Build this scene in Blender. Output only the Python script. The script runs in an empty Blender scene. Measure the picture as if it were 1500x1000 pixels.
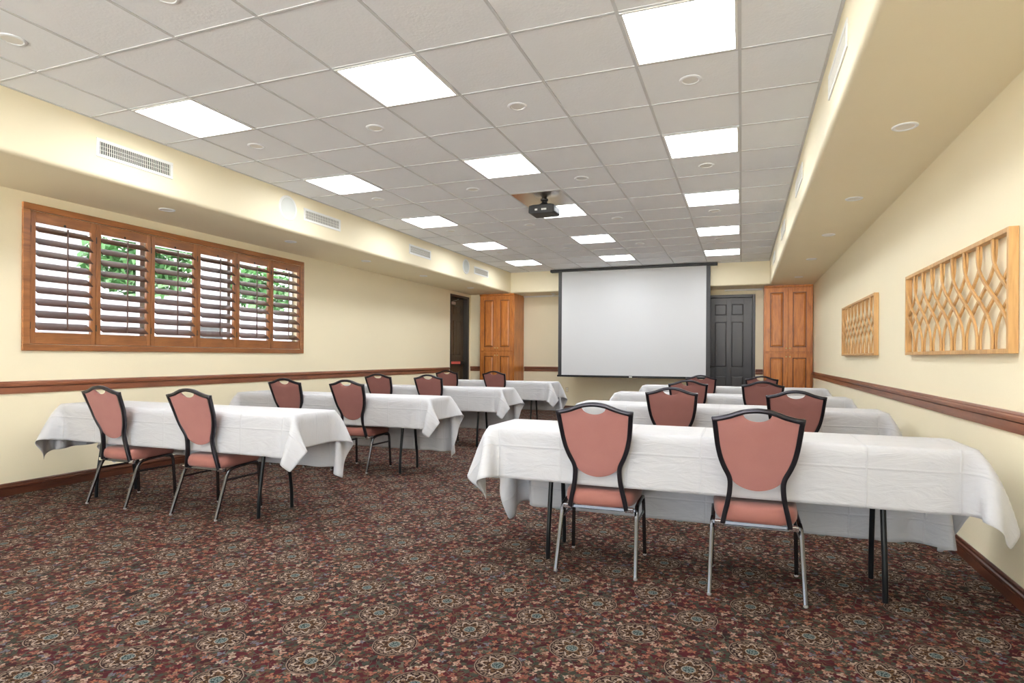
import bpy, bmesh, math, random
import numpy as np
from mathutils import Vector, Matrix

C = bpy.context.scene.collection
SC = bpy.context.scene

# ------------------------------------------------------------------ camera
CAM_Z = 1.18
cam_data = bpy.data.cameras.new('camera')
cam = bpy.data.objects.new('camera', cam_data); C.objects.link(cam)
cam_data.sensor_width = 36.0; cam_data.sensor_fit = 'HORIZONTAL'
cam_data.lens = 859.7*36.0/1500.0
cam_data.shift_x = (750.0-769.0)/1500.0
cam_data.shift_y = (522.07-500.0)/1500.0
cam_data.clip_start = 0.05; cam_data.clip_end = 200
cam.matrix_world = Matrix.Translation((0, 0, CAM_Z)) @ Matrix.Rotation(0.3538, 4, 'Z') @ Matrix.Rotation(math.pi/2, 4, 'X') @ Matrix.Rotation(0.0057, 4, 'Z')
SC.camera = cam

# ------------------------------------------------------------------ sky, exposure
EXPOSURE = 0.40
SKY = 3.6
LAMP = 17.5
w = bpy.data.worlds.new('daylight'); SC.world = w; w.use_nodes = True
bg = w.node_tree.nodes['Background']
bg.inputs['Color'].default_value = (0.80, 0.90, 1.0, 1); bg.inputs['Strength'].default_value = SKY
SC.view_settings.view_transform = 'Standard'; SC.view_settings.look = 'None'
SC.view_settings.exposure = EXPOSURE; SC.view_settings.gamma = 1.0
SC.view_settings.use_curve_mapping = False
SC.cycles.max_bounces = 10; SC.cycles.diffuse_bounces = 6; SC.cycles.glossy_bounces = 4
SC.cycles.transmission_bounces = 6; SC.cycles.sample_clamp_indirect = 6.0
SC.cycles.use_denoising = True

sun = bpy.data.lights.new('sun', 'SUN'); sun.energy = 190.0; sun.angle = 0.009; sun.color = (1.0, 0.98, 0.95)
suno = bpy.data.objects.new('sun', sun); C.objects.link(suno); suno.rotation_euler = (math.radians(-30), math.radians(-16), 0)
# ------------------------------------------------------------------ room sizes
T = 0.6096
ZC = 3.003                       # hung ceiling
XL, XR = -5.72, 1.2475           # side walls
YB, YR = 12.5, -3.2              # back wall (screen end) and rear wall
XSL, XSR = -4.72, 0.485          # soffit faces
YSB = 11.87                      # soffit across the back
ZS = 2.556                       # underside of the soffits
COL = lambda c: -0.0205 + c*T
ROW = lambda r: 3.6849 + r*T

# ------------------------------------------------------------------ mesh helpers
class MB:
    def __init__(s): s.v = []; s.f = []; s.uv = None
    def add(s, vs, fs):
        n = len(s.v); s.v += [tuple(p) for p in vs]; s.f += [tuple(i+n for i in f) for f in fs]; return s
    def box(s, a, b):
        x0, y0, z0 = a; x1, y1, z1 = b
        if x0 > x1: x0, x1 = x1, x0
        if y0 > y1: y0, y1 = y1, y0
        if z0 > z1: z0, z1 = z1, z0
        return s.add([(x0,y0,z0),(x1,y0,z0),(x1,y1,z0),(x0,y1,z0),(x0,y0,z1),(x1,y0,z1),(x1,y1,z1),(x0,y1,z1)],
                     [(0,3,2,1),(4,5,6,7),(0,1,5,4),(1,2,6,5),(2,3,7,6),(3,0,4,7)])
    def sweep(s, pts, prof, ref=(0,0,1), cap=True, closed=False):
        """prof: list of (a,b); a along the side axis, b along the ref-ish axis"""
        P = [Vector(p) for p in pts]; n = len(P); m = len(prof); rings = []
        ref = Vector(ref)
        for i in range(n):
            if closed: t = P[(i+1) % n]-P[i-1]
            else: t = P[min(i+1, n-1)]-P[max(i-1, 0)]
            t.normalize()
            side = t.cross(ref)
            if side.length < 1e-4: side = t.cross(Vector((1, 0, 0)))
            side.normalize(); up = side.cross(t); up.normalize()
            k = 1.0
            if 0 < i < n-1 or closed:
                d1 = (P[i]-P[i-1]).normalized(); d2 = (P[(i+1) % n]-P[i]).normalized()
                k = 1.0/max(0.6, math.cos(d1.angle(d2)/2)) if d1.length and d2.length else 1.0
                bend = (d2-d1)
                if bend.length > 1e-6:
                    bend.normalize(); ks = 1+(k-1)*abs(bend.dot(side)); ku = 1+(k-1)*abs(bend.dot(up))
                else: ks = ku = 1
            else: ks = ku = 1
            rings.append([P[i]+side*a*ks+up*b*ku for a, b in prof])
        vs = [p for r in rings for p in r]; fs = []
        for i in range(n if closed else n-1):
            j = (i+1) % n
            for q in range(m):
                r = (q+1) % m
                fs.append((i*m+q, i*m+r, j*m+r, j*m+q))
        if cap and not closed:
            fs.append(tuple(range(m-1, -1, -1))); fs.append(tuple((n-1)*m+q for q in range(m)))
        return s.add(vs, fs)
    def tube(s, pts, r, seg=10, **k):
        return s.sweep(pts, [(r*math.cos(2*math.pi*q/seg), r*math.sin(2*math.pi*q/seg)) for q in range(seg)], **k)
    def bar(s, pts, wa, wb, ref=(0,0,1), c=0.003, **k):
        a, b = wa/2, wb/2
        return s.sweep(pts, [(-a+c,-b),(a-c,-b),(a,-b+c),(a,b-c),(a-c,b),(-a+c,b),(-a,b-c),(-a,-b+c)], ref=ref, **k)
    def lathe(s, prof, o=(0,0,0), axis='Z', seg=24):
        """prof: (r, h) pairs"""
        vs = []; fs = []; m = len(prof)
        for q in range(seg):
            a = 2*math.pi*q/seg
            for r, h in prof:
                x, y, z = r*math.cos(a), r*math.sin(a), h
                if axis == 'X': x, y, z = z, x, y
                elif axis == 'Y': x, y, z = y, z, x
                vs.append((x+o[0], y+o[1], z+o[2]))
        for q in range(seg):
            r2 = (q+1) % seg
            for i in range(m-1):
                fs.append((q*m+i, r2*m+i, r2*m+i+1, q*m+i+1))
        fs.append(tuple(q*m for q in range(seg-1, -1, -1))); fs.append(tuple(q*m+m-1 for q in range(seg)))
        return s.add(vs, fs)
    def prism(s, poly, a, b, axis='X'):
        """poly in the two other axes, extruded from a to b"""
        n = len(poly)
        def mk(p, h):
            if axis == 'X': return (h, p[0], p[1])
            if axis == 'Y': return (p[0], h, p[1])
            return (p[0], p[1], h)
        vs = [mk(p, a) for p in poly]+[mk(p, b) for p in poly]
        fs = [tuple(range(n-1, -1, -1)), tuple(range(n, 2*n))]+[(i, (i+1) % n, n+(i+1) % n, n+i) for i in range(n)]
        return s.add(vs, fs)
    def build(s, name, mat, parent=None, smooth=False, bevel=0, angle=35, seg=2):
        me = bpy.data.meshes.new(name); me.from_pydata(s.v, [], s.f); me.update()
        bm = bmesh.new(); bm.from_mesh(me); bmesh.ops.recalc_face_normals(bm, faces=bm.faces); bm.to_mesh(me); bm.free()
        me.materials.append(mat)
        if smooth:
            me.polygons.foreach_set('use_smooth', [True]*len(me.polygons)); me.set_sharp_from_angle(angle=math.radians(angle))
        o = bpy.data.objects.new(name, me); C.objects.link(o)
        if parent: o.parent = parent
        if bevel:
            m = o.modifiers.new('edge', 'BEVEL'); m.width = bevel; m.segments = seg; m.limit_method = 'ANGLE'; m.angle_limit = math.radians(40)
        return o

def tag(o, label=None, cat=None, group=None, kind=None):
    if label: o['label'] = label
    if cat: o['category'] = cat
    if group: o['group'] = group
    if kind: o['kind'] = kind
    return o
def thing(name, label, cat, loc=(0,0,0), rz=0.0, group=None):
    o = bpy.data.objects.new(name, None); o.empty_display_size = 0.1; C.objects.link(o)
    o.location = loc; o.rotation_euler = (0, 0, rz)
    return tag(o, label, cat, group)
def struct(name, mb, mat, **k):
    return tag(mb.build(name, mat, **k), kind='structure')
def copy_tree(o, parent=None):
    c = o.copy(); C.objects.link(c)
    if parent: c.parent = parent
    for ch in list(o.children): copy_tree(ch, c)
    return c

# ------------------------------------------------------------------ materials
class NT:
    def __init__(s, name):
        s.m = bpy.data.materials.new(name); s.m.use_nodes = True; s.t = s.m.node_tree
        s.b = s.t.nodes['Principled BSDF']
    def n(s, typ, **kw):
        n = s.t.nodes.new(typ)
        for k, v in kw.items(): setattr(n, k, v)
        return n
    def put(s, sock, v):
        if hasattr(v, 'is_output') or isinstance(v, bpy.types.NodeSocket): s.t.links.new(v, sock)
        elif v is not None: sock.default_value = v
    def math(s, op, a, b=None, c=None, clamp=False):
        n = s.n('ShaderNodeMath', operation=op, use_clamp=clamp)
        for i, v in enumerate((a, b, c)):
            if v is not None: s.put(n.inputs[i], v)
        return n.outputs[0]
    def mix(s, f, a, b, blend='MIX'):
        n = s.n('ShaderNodeMix', data_type='RGBA', blend_type=blend)
        s.put(n.inputs[0], f)
        for i, v in ((6, a), (7, b)):
            s.put(n.inputs[i], v if not isinstance(v, tuple) else (v+(1,) if len(v) == 3 else v))
        return n.outputs[2]
    def noise(s, vec, scale, detail=2, rough=0.5, out='Fac', dist=0.0):
        n = s.n('ShaderNodeTexNoise'); s.put(n.inputs['Vector'], vec); n.inputs['Scale'].default_value = scale
        n.inputs['Detail'].default_value = detail; n.inputs['Roughness'].default_value = rough; n.inputs['Distortion'].default_value = dist
        return n.outputs[out]
    def coord(s, which='Object'):
        return s.n('ShaderNodeTexCoord').outputs[which]
    def mapping(s, vec, scale=(1,1,1), loc=(0,0,0), rot=(0,0,0)):
        n = s.n('ShaderNodeMapping'); s.put(n.inputs['Vector'], vec); n.inputs['Scale'].default_value = scale
        n.inputs['Location'].default_value = loc; n.inputs['Rotation'].default_value = rot
        return n.outputs[0]
    def ramp(s, f, stops, interp='LINEAR'):
        n = s.n('ShaderNodeValToRGB'); s.put(n.inputs[0], f); r = n.color_ramp; r.interpolation = interp
        while len(r.elements) < len(stops): r.elements.new(0.5)
        for e, (p, c) in zip(r.elements, stops): e.position = p; e.color = c+(1,) if len(c) == 3 else c
        return n.outputs[0]
    def bump(s, h, strength=0.3, dist=0.01):
        n = s.n('ShaderNodeBump'); s.put(n.inputs['Height'], h); n.inputs['Strength'].default_value = strength; n.inputs['Distance'].default_value = dist
        s.t.links.new(n.outputs[0], s.b.inputs['Normal'])
    def set(s, **kw):
        for k, v in kw.items():
            s.put(s.b.inputs[k.replace('_', ' ')], v if not (isinstance(v, tuple) and len(v) == 3) else v+(1,))
        return s.m

def plain(name, col, rough=0.5, metal=0.0, **kw):
    return NT(name).set(Base_Color=col, Roughness=rough, Metallic=metal, **kw)
def paint(name, col, bump=0.12):
    t = NT(name); p = t.coord()
    f = t.noise(p, 1.3, 2); c = t.mix(f, tuple(x*0.97 for x in col), tuple(min(1, x*1.03) for x in col))
    t.bump(t.noise(p, 90, 3), bump, 0.004)
    return t.set(Base_Color=c, Roughness=0.62)
def wood(name, dark, mid, light, axis='Z', rough=0.35, coat=0.3, sc=1.0):
    t = NT(name); p = t.coord()
    s = {'Z': (9, 9, 0.9), 'Y': (9, 0.9, 9), 'X': (0.9, 9, 9)}[axis]
    q = t.mapping(p, tuple(k*sc for k in s))
    a = t.noise(q, 2.2, 5, 0.62, dist=0.9); b = t.noise(q, 14.0, 2, 0.5); d = t.noise(p, 2.4, 2)
    f = t.math('ADD', t.math('MULTIPLY', a, 0.62), t.math('ADD', t.math('MULTIPLY', b, 0.16), t.math('MULTIPLY', d, 0.24)))
    c = t.ramp(f, [(0.32, dark), (0.52, mid), (0.72, light)])
    t.bump(b, 0.06, 0.002)
    return t.set(Base_Color=c, Roughness=rough, Coat_Weight=coat, Coat_Roughness=0.2)

M = {}
M['wall'] = paint('wall_paint', (0.87, 0.785, 0.57))
M['soffit'] = M['wall']
M['tile'] = (lambda t: (t.bump(t.math('ADD', t.noise(t.coord(), 60, 3), t.noise(t.coord(), 14, 2)), 0.25, 0.006),
             t.set(Base_Color=t.mix(t.noise(t.coord(), 5, 3), (0.90, 0.925, 0.955), (0.925, 0.95, 0.98)), Roughness=0.9))[-1])(NT('ceiling_tile'))
M['grid'] = plain('ceiling_grid_metal', (0.60, 0.61, 0.62), 0.5)
M['trimwood'] = wood('rail_wood', (0.115, 0.037, 0.018), (0.20, 0.068, 0.031), (0.27, 0.098, 0.045), 'Y', 0.35, 0.25)
M['trimwoodx'] = wood('rail_wood_cross', (0.115, 0.037, 0.018), (0.20, 0.068, 0.031), (0.27, 0.098, 0.045), 'X', 0.35, 0.25)
M['basewood'] = wood('baseboard_wood', (0.045, 0.013, 0.007), (0.075, 0.022, 0.010), (0.11, 0.034, 0.016), 'Y', 0.4, 0.15)
M['basewoodx'] = wood('baseboard_wood_cross', (0.045, 0.013, 0.007), (0.075, 0.022, 0.010), (0.11, 0.034, 0.016), 'X', 0.4, 0.15)
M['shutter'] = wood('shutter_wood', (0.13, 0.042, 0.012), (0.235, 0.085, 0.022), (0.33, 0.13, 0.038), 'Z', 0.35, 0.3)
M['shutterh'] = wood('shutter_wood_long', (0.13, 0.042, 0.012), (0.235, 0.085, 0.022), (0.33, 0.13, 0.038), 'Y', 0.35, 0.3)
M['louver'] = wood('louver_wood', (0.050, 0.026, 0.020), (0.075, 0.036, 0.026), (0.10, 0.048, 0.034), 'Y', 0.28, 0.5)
M['cabinet'] = wood('cabinet_wood', (0.22, 0.062, 0.008), (0.47, 0.155, 0.024), (0.64, 0.25, 0.048), 'Z', 0.38, 0.25)
M['cabgroove'] = wood('cabinet_dark_wood', (0.07, 0.022, 0.006), (0.12, 0.036, 0.009), (0.17, 0.05, 0.012), 'Z', 0.4, 0.2)  # darker tone of the cabinet wood, for door grooves and plinth
M['artwood'] = wood('art_wood', (0.36, 0.185, 0.06), (0.54, 0.31, 0.115), (0.66, 0.41, 0.17), 'Z', 0.5, 0.05)
M['bronze'] = plain('dark_bronze', (0.03, 0.026, 0.022), 0.35, 0.6)
M['brass'] = plain('aged_brass', (0.55, 0.42, 0.18), 0.3, 1.0)
M['steel'] = plain('brushed_steel', (0.62, 0.62, 0.62), 0.28, 1.0)
M['white'] = plain('white_enamel', (0.82, 0.82, 0.79), 0.4)
M['offwhite'] = plain('cream_enamel', (0.80, 0.78, 0.70), 0.45)
M['black'] = plain('black_plastic', (0.010, 0.010, 0.010), 0.45, Specular_IOR_Level=0.3)
M['blackmetal'] = plain('black_painted_steel', (0.008, 0.009, 0.010), 0.32, 0.0, Specular_IOR_Level=0.22)
M['chairmetal'] = plain('chair_painted_steel', (0.030, 0.028, 0.034), 0.28, 0.75)
M['chairleg'] = plain('chair_leg_steel', (0.115, 0.115, 0.125), 0.20, 0.95)
M['chrome'] = plain('chrome', (0.75, 0.77, 0.8), 0.15, 1.0)
M['glide'] = plain('glide_plastic', (0.30, 0.29, 0.28), 0.4)
M['doorgrey'] = plain('door_grey_paint', (0.055, 0.053, 0.055), 0.42)
M['doorbrown'] = wood('door_brown_paint', (0.045, 0.026, 0.012), (0.07, 0.042, 0.02), (0.09, 0.055, 0.028), 'Z', 0.35, 0.2)
M['darkframe'] = plain('door_frame_paint', (0.03, 0.024, 0.02), 0.45)
M['red'] = plain('red_label', (0.75, 0.13, 0.10), 0.4)
M['screen'] = plain('screen_cloth', (0.65, 0.66, 0.67), 0.85)
M['screenblack'] = plain('screen_border', (0.035, 0.035, 0.038), 0.6)
M['lens'] = plain('frosted_lens', (0.80, 0.79, 0.75), 0.35)
M['grille'] = plain('speaker_cloth', (0.62, 0.64, 0.60), 0.8)
M['ventdark'] = plain('duct_dark', (0.05, 0.05, 0.048), 0.8)
M['plate'] = plain('projector_plate_metal', (0.62, 0.56, 0.50), 0.22, 0.85)
M['tabletop'] = plain('table_laminate', (0.30, 0.22, 0.15), 0.5)
M['glass'] = NT('window_glass').set(Base_Color=(1, 1, 1), Roughness=0.0, Transmission_Weight=1.0, IOR=1.02, Alpha=1.0)
M['outlet'] = plain('outlet_plate', (0.72, 0.62, 0.42), 0.5)

def emit(name, col, st):
    t = NT(name); t.set(Base_Color=(0.85, 0.85, 0.85), Roughness=0.5)
    t.b.inputs['Emission Color'].default_value = col+(1,); t.b.inputs['Emission Strength'].default_value = st
    return t.m
LAMPCOL = (0.97, 1.0, 1.045)
M['diffuser'] = emit('lamp_diffuser', LAMPCOL, LAMP)
M['reflector'] = emit('lamp_reflector', LAMPCOL, LAMP*0.7)

def fabric(name, c0, c1):
    t = NT(name); p = t.coord()
    f = t.math('ADD', t.math('MULTIPLY', t.noise(p, 9, 3), 0.6), t.math('MULTIPLY', t.noise(p, 420, 1), 0.4))
    t.bump(t.noise(p, 500, 1), 0.15, 0.001)
    return t.set(Base_Color=t.mix(f, c0, c1), Roughness=0.75, Sheen_Weight=0.25, Sheen_Roughness=0.4)
M['pad'] = fabric('rose_upholstery', (0.235, 0.090, 0.079), (0.305, 0.130, 0.113))
M['seat'] = fabric('rose_seat_upholstery', (0.235, 0.083, 0.066), (0.30, 0.118, 0.095))

def cloth_mat():
    t = NT('white_tablecloth'); uv = t.n('ShaderNodeUVMap').outputs[0]
    sp = t.n('ShaderNodeSeparateXYZ'); t.put(sp.inputs[0], uv); u, v = sp.outputs[0], sp.outputs[1]
    def crease(x, step, off, wd):
        a = t.math('ABSOLUTE', t.math('SUBTRACT', t.math('FRACT', t.math('DIVIDE', t.math('ADD', x, off), step)), 0.5))
        a = t.math('MULTIPLY', a, step)
        return t.math('SUBTRACT', 1.0, t.math('DIVIDE', a, wd, clamp=True), clamp=True)
    cr = t.math('MAXIMUM', crease(u, 0.381, 0.19, 0.008), crease(v, 0.334, 0.167, 0.008))
    wr = t.noise(t.mapping(uv, (1.6, 5.0, 1)), 3.0, 4, 0.6, dist=1.2)
    h = t.math('ADD', t.math('MULTIPLY', cr, 0.35), t.math('ADD', wr, t.math('MULTIPLY', t.noise(uv, 900, 1), 0.02)))
    t.bump(h, 0.55, 0.012)
    return t.set(Base_Color=t.mix(t.noise(uv, 2.0, 2), (0.51, 0.51, 0.525), (0.55, 0.55, 0.565)), Roughness=0.85, Sheen_Weight=0.15)
M['cloth'] = cloth_mat()

def carpet_mat():
    t = NT('patterned_carpet'); p = t.coord()
    jit = t.n('ShaderNodeVectorMath', operation='SCALE'); nv = t.noise(p, 55, 1, out='Color')
    sub = t.n('ShaderNodeVectorMath', operation='SUBTRACT'); t.put(sub.inputs[0], nv); sub.inputs[1].default_value = (0.5, 0.5, 0.5)
    t.put(jit.inputs[0], sub.outputs[0]); jit.inputs['Scale'].default_value = 0.006
    add = t.n('ShaderNodeVectorMath', operation='ADD'); t.put(add.inputs[0], p); t.put(add.inputs[1], jit.outputs[0])
    q = add.outputs[0]
    sp = t.n('ShaderNodeSeparateXYZ'); t.put(sp.inputs[0], q); X, Y = sp.outputs[0], sp.outputs[1]
    PD = 0.4572
    def wrap(x, o):
        return t.math('MULTIPLY', t.math('SUBTRACT', t.math('FRACT', t.math('DIVIDE', t.math('ADD', x, o), PD)), 0.5), PD)
    x0, y0 = -1.0974, 2.2996
    ax, ay = wrap(X, -x0+PD/2), wrap(Y, -y0+PD/2)
    bx, by = wrap(X, -x0), wrap(Y, -y0)
    def ln(a, b): return t.math('SQRT', t.math('ADD', t.math('MULTIPLY', a, a), t.math('MULTIPLY', b, b)))
    ra, rb = ln(ax, ay), ln(bx, by)
    selB = t.math('LESS_THAN', rb, ra)
    r = t.math('MINIMUM', ra, rb)
    def sel(a, b): return t.math('ADD', t.math('MULTIPLY', a, t.math('SUBTRACT', 1.0, selB)), t.math('MULTIPLY', b, selB))
    mx, my = sel(ax, bx), sel(ay, by)
    th = t.math('ARCTAN2', my, mx)
    def band(x, lo, hi, soft=0.0012):
        a = t.math('DIVIDE', t.math('SUBTRACT', x, lo), soft, clamp=True); b = t.math('DIVIDE', t.math('SUBTRACT', hi, x), soft, clamp=True)
        return t.math('MULTIPLY', a, b)
    # ---- ground
    g = t.noise(p, 9, 3, 0.6)
    col = t.ramp(g, [(0.36, (0.040, 0.022, 0.022)), (0.46, (0.095, 0.018, 0.024)), (0.60, (0.135, 0.024, 0.030)), (0.72, (0.060, 0.024, 0.024))])
    # ---- vines
    for sc, wd, c in ((6.5, 0.020, (0.17, 0.17, 0.12)), (9.0, 0.013, (0.11, 0.15, 0.095)), (12.0, 0.012, (0.22, 0.14, 0.07))):
        nz = t.noise(q, sc, 1, 0.4, dist=1.5)
        vm = band(nz, 0.5-wd, 0.5+wd, 0.006)
        col = t.mix(vm, col, c)
    # ---- leaves and blossoms scattered by cells
    def scatter(col, scale, off, rad, lobes, depth, ramp, keep, stretch=1.0):
        vo = t.n('ShaderNodeTexVoronoi', voronoi_dimensions='2D', feature='F1')
        qq = t.mapping(q, (1, 1, 1), off); t.put(vo.inputs['Vector'], qq); vo.inputs['Scale'].default_value = scale
        vo.inputs['Randomness'].default_value = 0.85
        d = t.n('ShaderNodeVectorMath', operation='SUBTRACT'); t.put(d.inputs[0], qq); t.put(d.inputs[1], vo.outputs['Position'])
        s2 = t.n('ShaderNodeSeparateXYZ'); t.put(s2.inputs[0], d.outputs[0])
        rn = t.n('ShaderNodeSeparateColor'); t.put(rn.inputs[0], vo.outputs['Color'])
        lx, ly = s2.outputs[0], s2.outputs[1]
        ang = t.math('ADD', t.math('ARCTAN2', ly, lx), t.math('MULTIPLY', rn.outputs[0], 6.283))
        rr = ln(lx, ly)
        if stretch == 1.0:
            lim = t.math('MULTIPLY', t.math('ADD', 1.0, t.math('MULTIPLY', t.math('COSINE', t.math('MULTIPLY', ang, lobes)), depth)), rad)
        else:
            c_ = t.math('ABSOLUTE', t.math('COSINE', ang)); lim = t.math('MULTIPLY', t.math('POWER', c_, stretch), rad)
        mk = t.math('DIVIDE', t.math('SUBTRACT', lim, rr), 0.0018, clamp=True)
        mk = t.math('MULTIPLY', mk, t.math('LESS_THAN', rn.outputs[1], keep))
        cc = t.ramp(rn.outputs[2], ramp, 'CONSTANT')
        core = t.math('LESS_THAN', rr, rad*0.28)
        cc = t.mix(t.math('MULTIPLY', core, 0.55), cc, (0.10, 0.035, 0.03))
        return t.mix(mk, col, cc)
    col = scatter(col, 17, (0.3, 0.1, 0), 0.030, 2, 0, [(0, (0.06, 0.075, 0.05)), (0.4, (0.085, 0.10, 0.068)), (0.75, (0.10, 0.075, 0.045))], 0.9, 2.2)
    col = scatter(col, 21, (1.7, 2.3, 0), 0.026, 2, 0, [(0, (0.07, 0.09, 0.065)), (0.5, (0.15, 0.09, 0.05))], 0.7, 2.6)
    col = scatter(col, 16, (0, 0, 0), 0.0128, 3, 0.45, [(0, (0.46, 0.19, 0.12)), (0.25, (0.60, 0.37, 0.25)), (0.48, (0.36, 0.13, 0.08)), (0.66, (0.68, 0.52, 0.38)), (0.86, (0.22, 0.23, 0.27))], 0.8)
    col = scatter(col, 19, (3.1, 5.2, 0), 0.0108, 4, 0.42, [(0, (0.58, 0.38, 0.27)), (0.3, (0.48, 0.19, 0.10)), (0.6, (0.20, 0.21, 0.24)), (0.78, (0.62, 0.49, 0.36))], 0.7)
    col = scatter(col, 27, (8.1, 1.2, 0), 0.0085, 4, 0.4, [(0, (0.35, 0.16, 0.10)), (0.5, (0.40, 0.27, 0.17))], 0.6)
    # ---- medallions
    inside = t.math('DIVIDE', t.math('SUBTRACT', 0.094, r), 0.0015, clamp=True)
    med = t.mix(t.noise(p, 60, 1), (0.030, 0.014, 0.014), (0.060, 0.022, 0.020))
    spk = t.n('ShaderNodeTexVoronoi', voronoi_dimensions='2D'); t.put(spk.inputs['Vector'], q); spk.inputs['Scale'].default_value = 85
    sm = t.math('MULTIPLY', t.math('LESS_THAN', spk.outputs['Distance'], 0.42), band(r, 0.046, 0.083))
    med = t.mix(t.math('MULTIPLY', sm, 0.85), med, (0.42, 0.33, 0.22))
    def petals(n, r0, amp, ph):
        return t.math('ADD', r0, t.math('MULTIPLY', t.math('COSINE', t.math('ADD', t.math('MULTIPLY', th, n), ph)), amp))
    pr = petals(8.0, 0.062, 0.011, 0.0)
    fill = t.math('DIVIDE', t.math('SUBTRACT', pr, r), 0.0015, clamp=True)
    med = t.mix(fill, med, t.mix(t.math('GREATER_THAN', t.noise(q, 95, 2), 0.52), (0.075, 0.036, 0.022), (0.34, 0.21, 0.10)))
    edge = t.math('MULTIPLY', band(t.math('SUBTRACT', pr, r), 0.0, 0.0115), t.math('GREATER_THAN', t.noise(q, 130, 1), 0.40))
    med = t.mix(edge, med, (0.85, 0.73, 0.56))
    lob = petals(16.0, 0.077, 0.004, 1.5)
    med = t.mix(t.math('MULTIPLY', band(t.math('SUBTRACT', lob, r), -0.003, 0.003), t.math('GREATER_THAN', t.noise(q, 120, 1), 0.5)), med, (0.50, 0.41, 0.30))
    pr2 = petals(8.0, 0.043, 0.008, 3.14)
    med = t.mix(band(t.math('SUBTRACT', pr2, r), -0.002, 0.003), med, (0.07, 0.03, 0.02))
    ctr = t.math('DIVIDE', t.math('SUBTRACT', 0.0275, r), 0.001, clamp=True)
    med = t.mix(ctr, med, (0.62, 0.57, 0.44))
    ctr2 = t.math('DIVIDE', t.math('SUBTRACT', 0.0235, r), 0.001, clamp=True)
    sp2 = t.n('ShaderNodeTexVoronoi', voronoi_dimensions='2D'); t.put(sp2.inputs['Vector'], q); sp2.inputs['Scale'].default_value = 150
    med = t.mix(ctr2, med, t.mix(t.math('LESS_THAN', sp2.outputs['Distance'], 0.45), (0.040, 0.085, 0.080), (0.33, 0.46, 0.42)))
    med = t.mix(band(r, 0.0862, 0.0917), med, (0.50, 0.40, 0.29))
    med = t.mix(1.0, med, (0.80, 0.78, 0.78), 'MULTIPLY')
    col = t.mix(inside, col, med)
    pile = t.noise(p, 480, 2, 0.6)
    col = t.mix(0.35, col, t.mix(pile, (0.15, 0.15, 0.15), (1.15, 1.15, 1.15)), 'MULTIPLY')
    col = t.mix(1.0, col, (0.43, 0.41, 0.45), 'MULTIPLY')
    t.bump(pile, 0.45, 0.004)
    return t.set(Base_Color=col, Roughness=0.95, Specular_IOR_Level=0.08)
M['carpet'] = carpet_mat()

# ================================================================== SETTING
struct('floor', MB().box((XL-0.2, YR-0.2, -0.1), (XR+0.2, YB+0.2, 0)), M['carpet'])
LAMP_CELLS = [(c, r) for c in (-7, -4, -1) for r in (11, 8, 5, 2, -1, -4, -7)]
m = MB()
for c in range(-8, 1):
    for r in range(-12, 14):
        if (c, r) in LAMP_CELLS: continue
        m.box((max(COL(c), XSL-0.05), max(ROW(r), YR), ZC), (min(COL(c+1), XSR+0.05), min(ROW(r+1), YSB+0.05), ZC+0.02))
m.box((XL-0.2, YR-0.2, ZC+0.06), (XR+0.2, YB+0.2, ZC+0.16))
struct('ceiling', m, M['tile'])
g = MB()
for c in range(-8, 2):
    x = COL(c)
    if XSL < x < XSR: g.box((x-0.009, YR, ZC-0.004), (x+0.009, YSB, ZC+0.002))
for r in range(-12, 15):
    y = ROW(r)
    if YR < y < YSB: g.box((XSL, y-0.009, ZC-0.0035), (XSR, y+0.009, ZC+0.002))
g.box((XSL, YR, ZC-0.005), (XSL+0.018, YSB, ZC+0.002)); g.box((XSR-0.018, YR, ZC-0.005), (XSR, YSB, ZC+0.002)); g.box((XSL, YSB-0.018, ZC-0.005), (XSR, YSB, ZC+0.002))
struct('trim_1', g, M['grid'])

WY0, WY1, WZ0, WZ1 = 3.235, 6.515, 1.262, 2.412        # shutter opening
DY0, DY1, DZ = 10.96, 11.86, 2.49                       # doorway in the window wall
m = MB(); XO = XL-0.2
m.box((XO, YR-0.2, 0), (XL, WY0, ZC)); m.box((XO, WY0, 0), (XL, WY1, WZ0)); m.box((XO, WY0, WZ1), (XL, WY1, ZC))
m.box((XO, WY1, 0), (XL, DY0, ZC)); m.box((XO, DY0, DZ), (XL, DY1, ZC)); m.box((XO, DY1, 0), (XL, YB+0.2, ZC)); m.box((XO-0.05, DY0-0.1, 0), (XO, DY1+0.1, ZC))
struct('wall_left', m, M['wall'])
struct('wall_right', MB().box((XR, YR-0.2, 0), (XR+0.2, YB+0.2, ZC)), M['wall'])
BX0, BX1, BZ = -0.735, 0.250, 2.445                     # doorway in the screen wall
m = MB(); m.box((XL, YB, 0), (BX0, YB+0.2, ZC)); m.box((BX0, YB, BZ), (BX1, YB+0.2, ZC)); m.box((BX1, YB, 0), (XR, YB+0.2, ZC)); m.box((BX0-0.1, YB+0.2, 0), (BX1+0.1, YB+0.25, ZC))
struct('wall_back', m, M['wall'])
RX0, RX1, RZ0, RZ1 = -5.2, 0.9, 0.05, 2.5                # daylight opening behind
m = MB(); m.box((XL, YR-0.2, 0), (RX0, YR, ZC)); m.box((RX1, YR-0.2, 0), (XR, YR, ZC)); m.box((RX0, YR-0.2, 0), (RX1, YR, RZ0)); m.box((RX0, YR-0.2, RZ1), (RX1, YR, ZC))
struct('wall_rear', m, M['wall'])
struct('wall_return', MB().box((XL, 11.96, 0), (-5.462, YB, ZS)), M['wall'])

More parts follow.
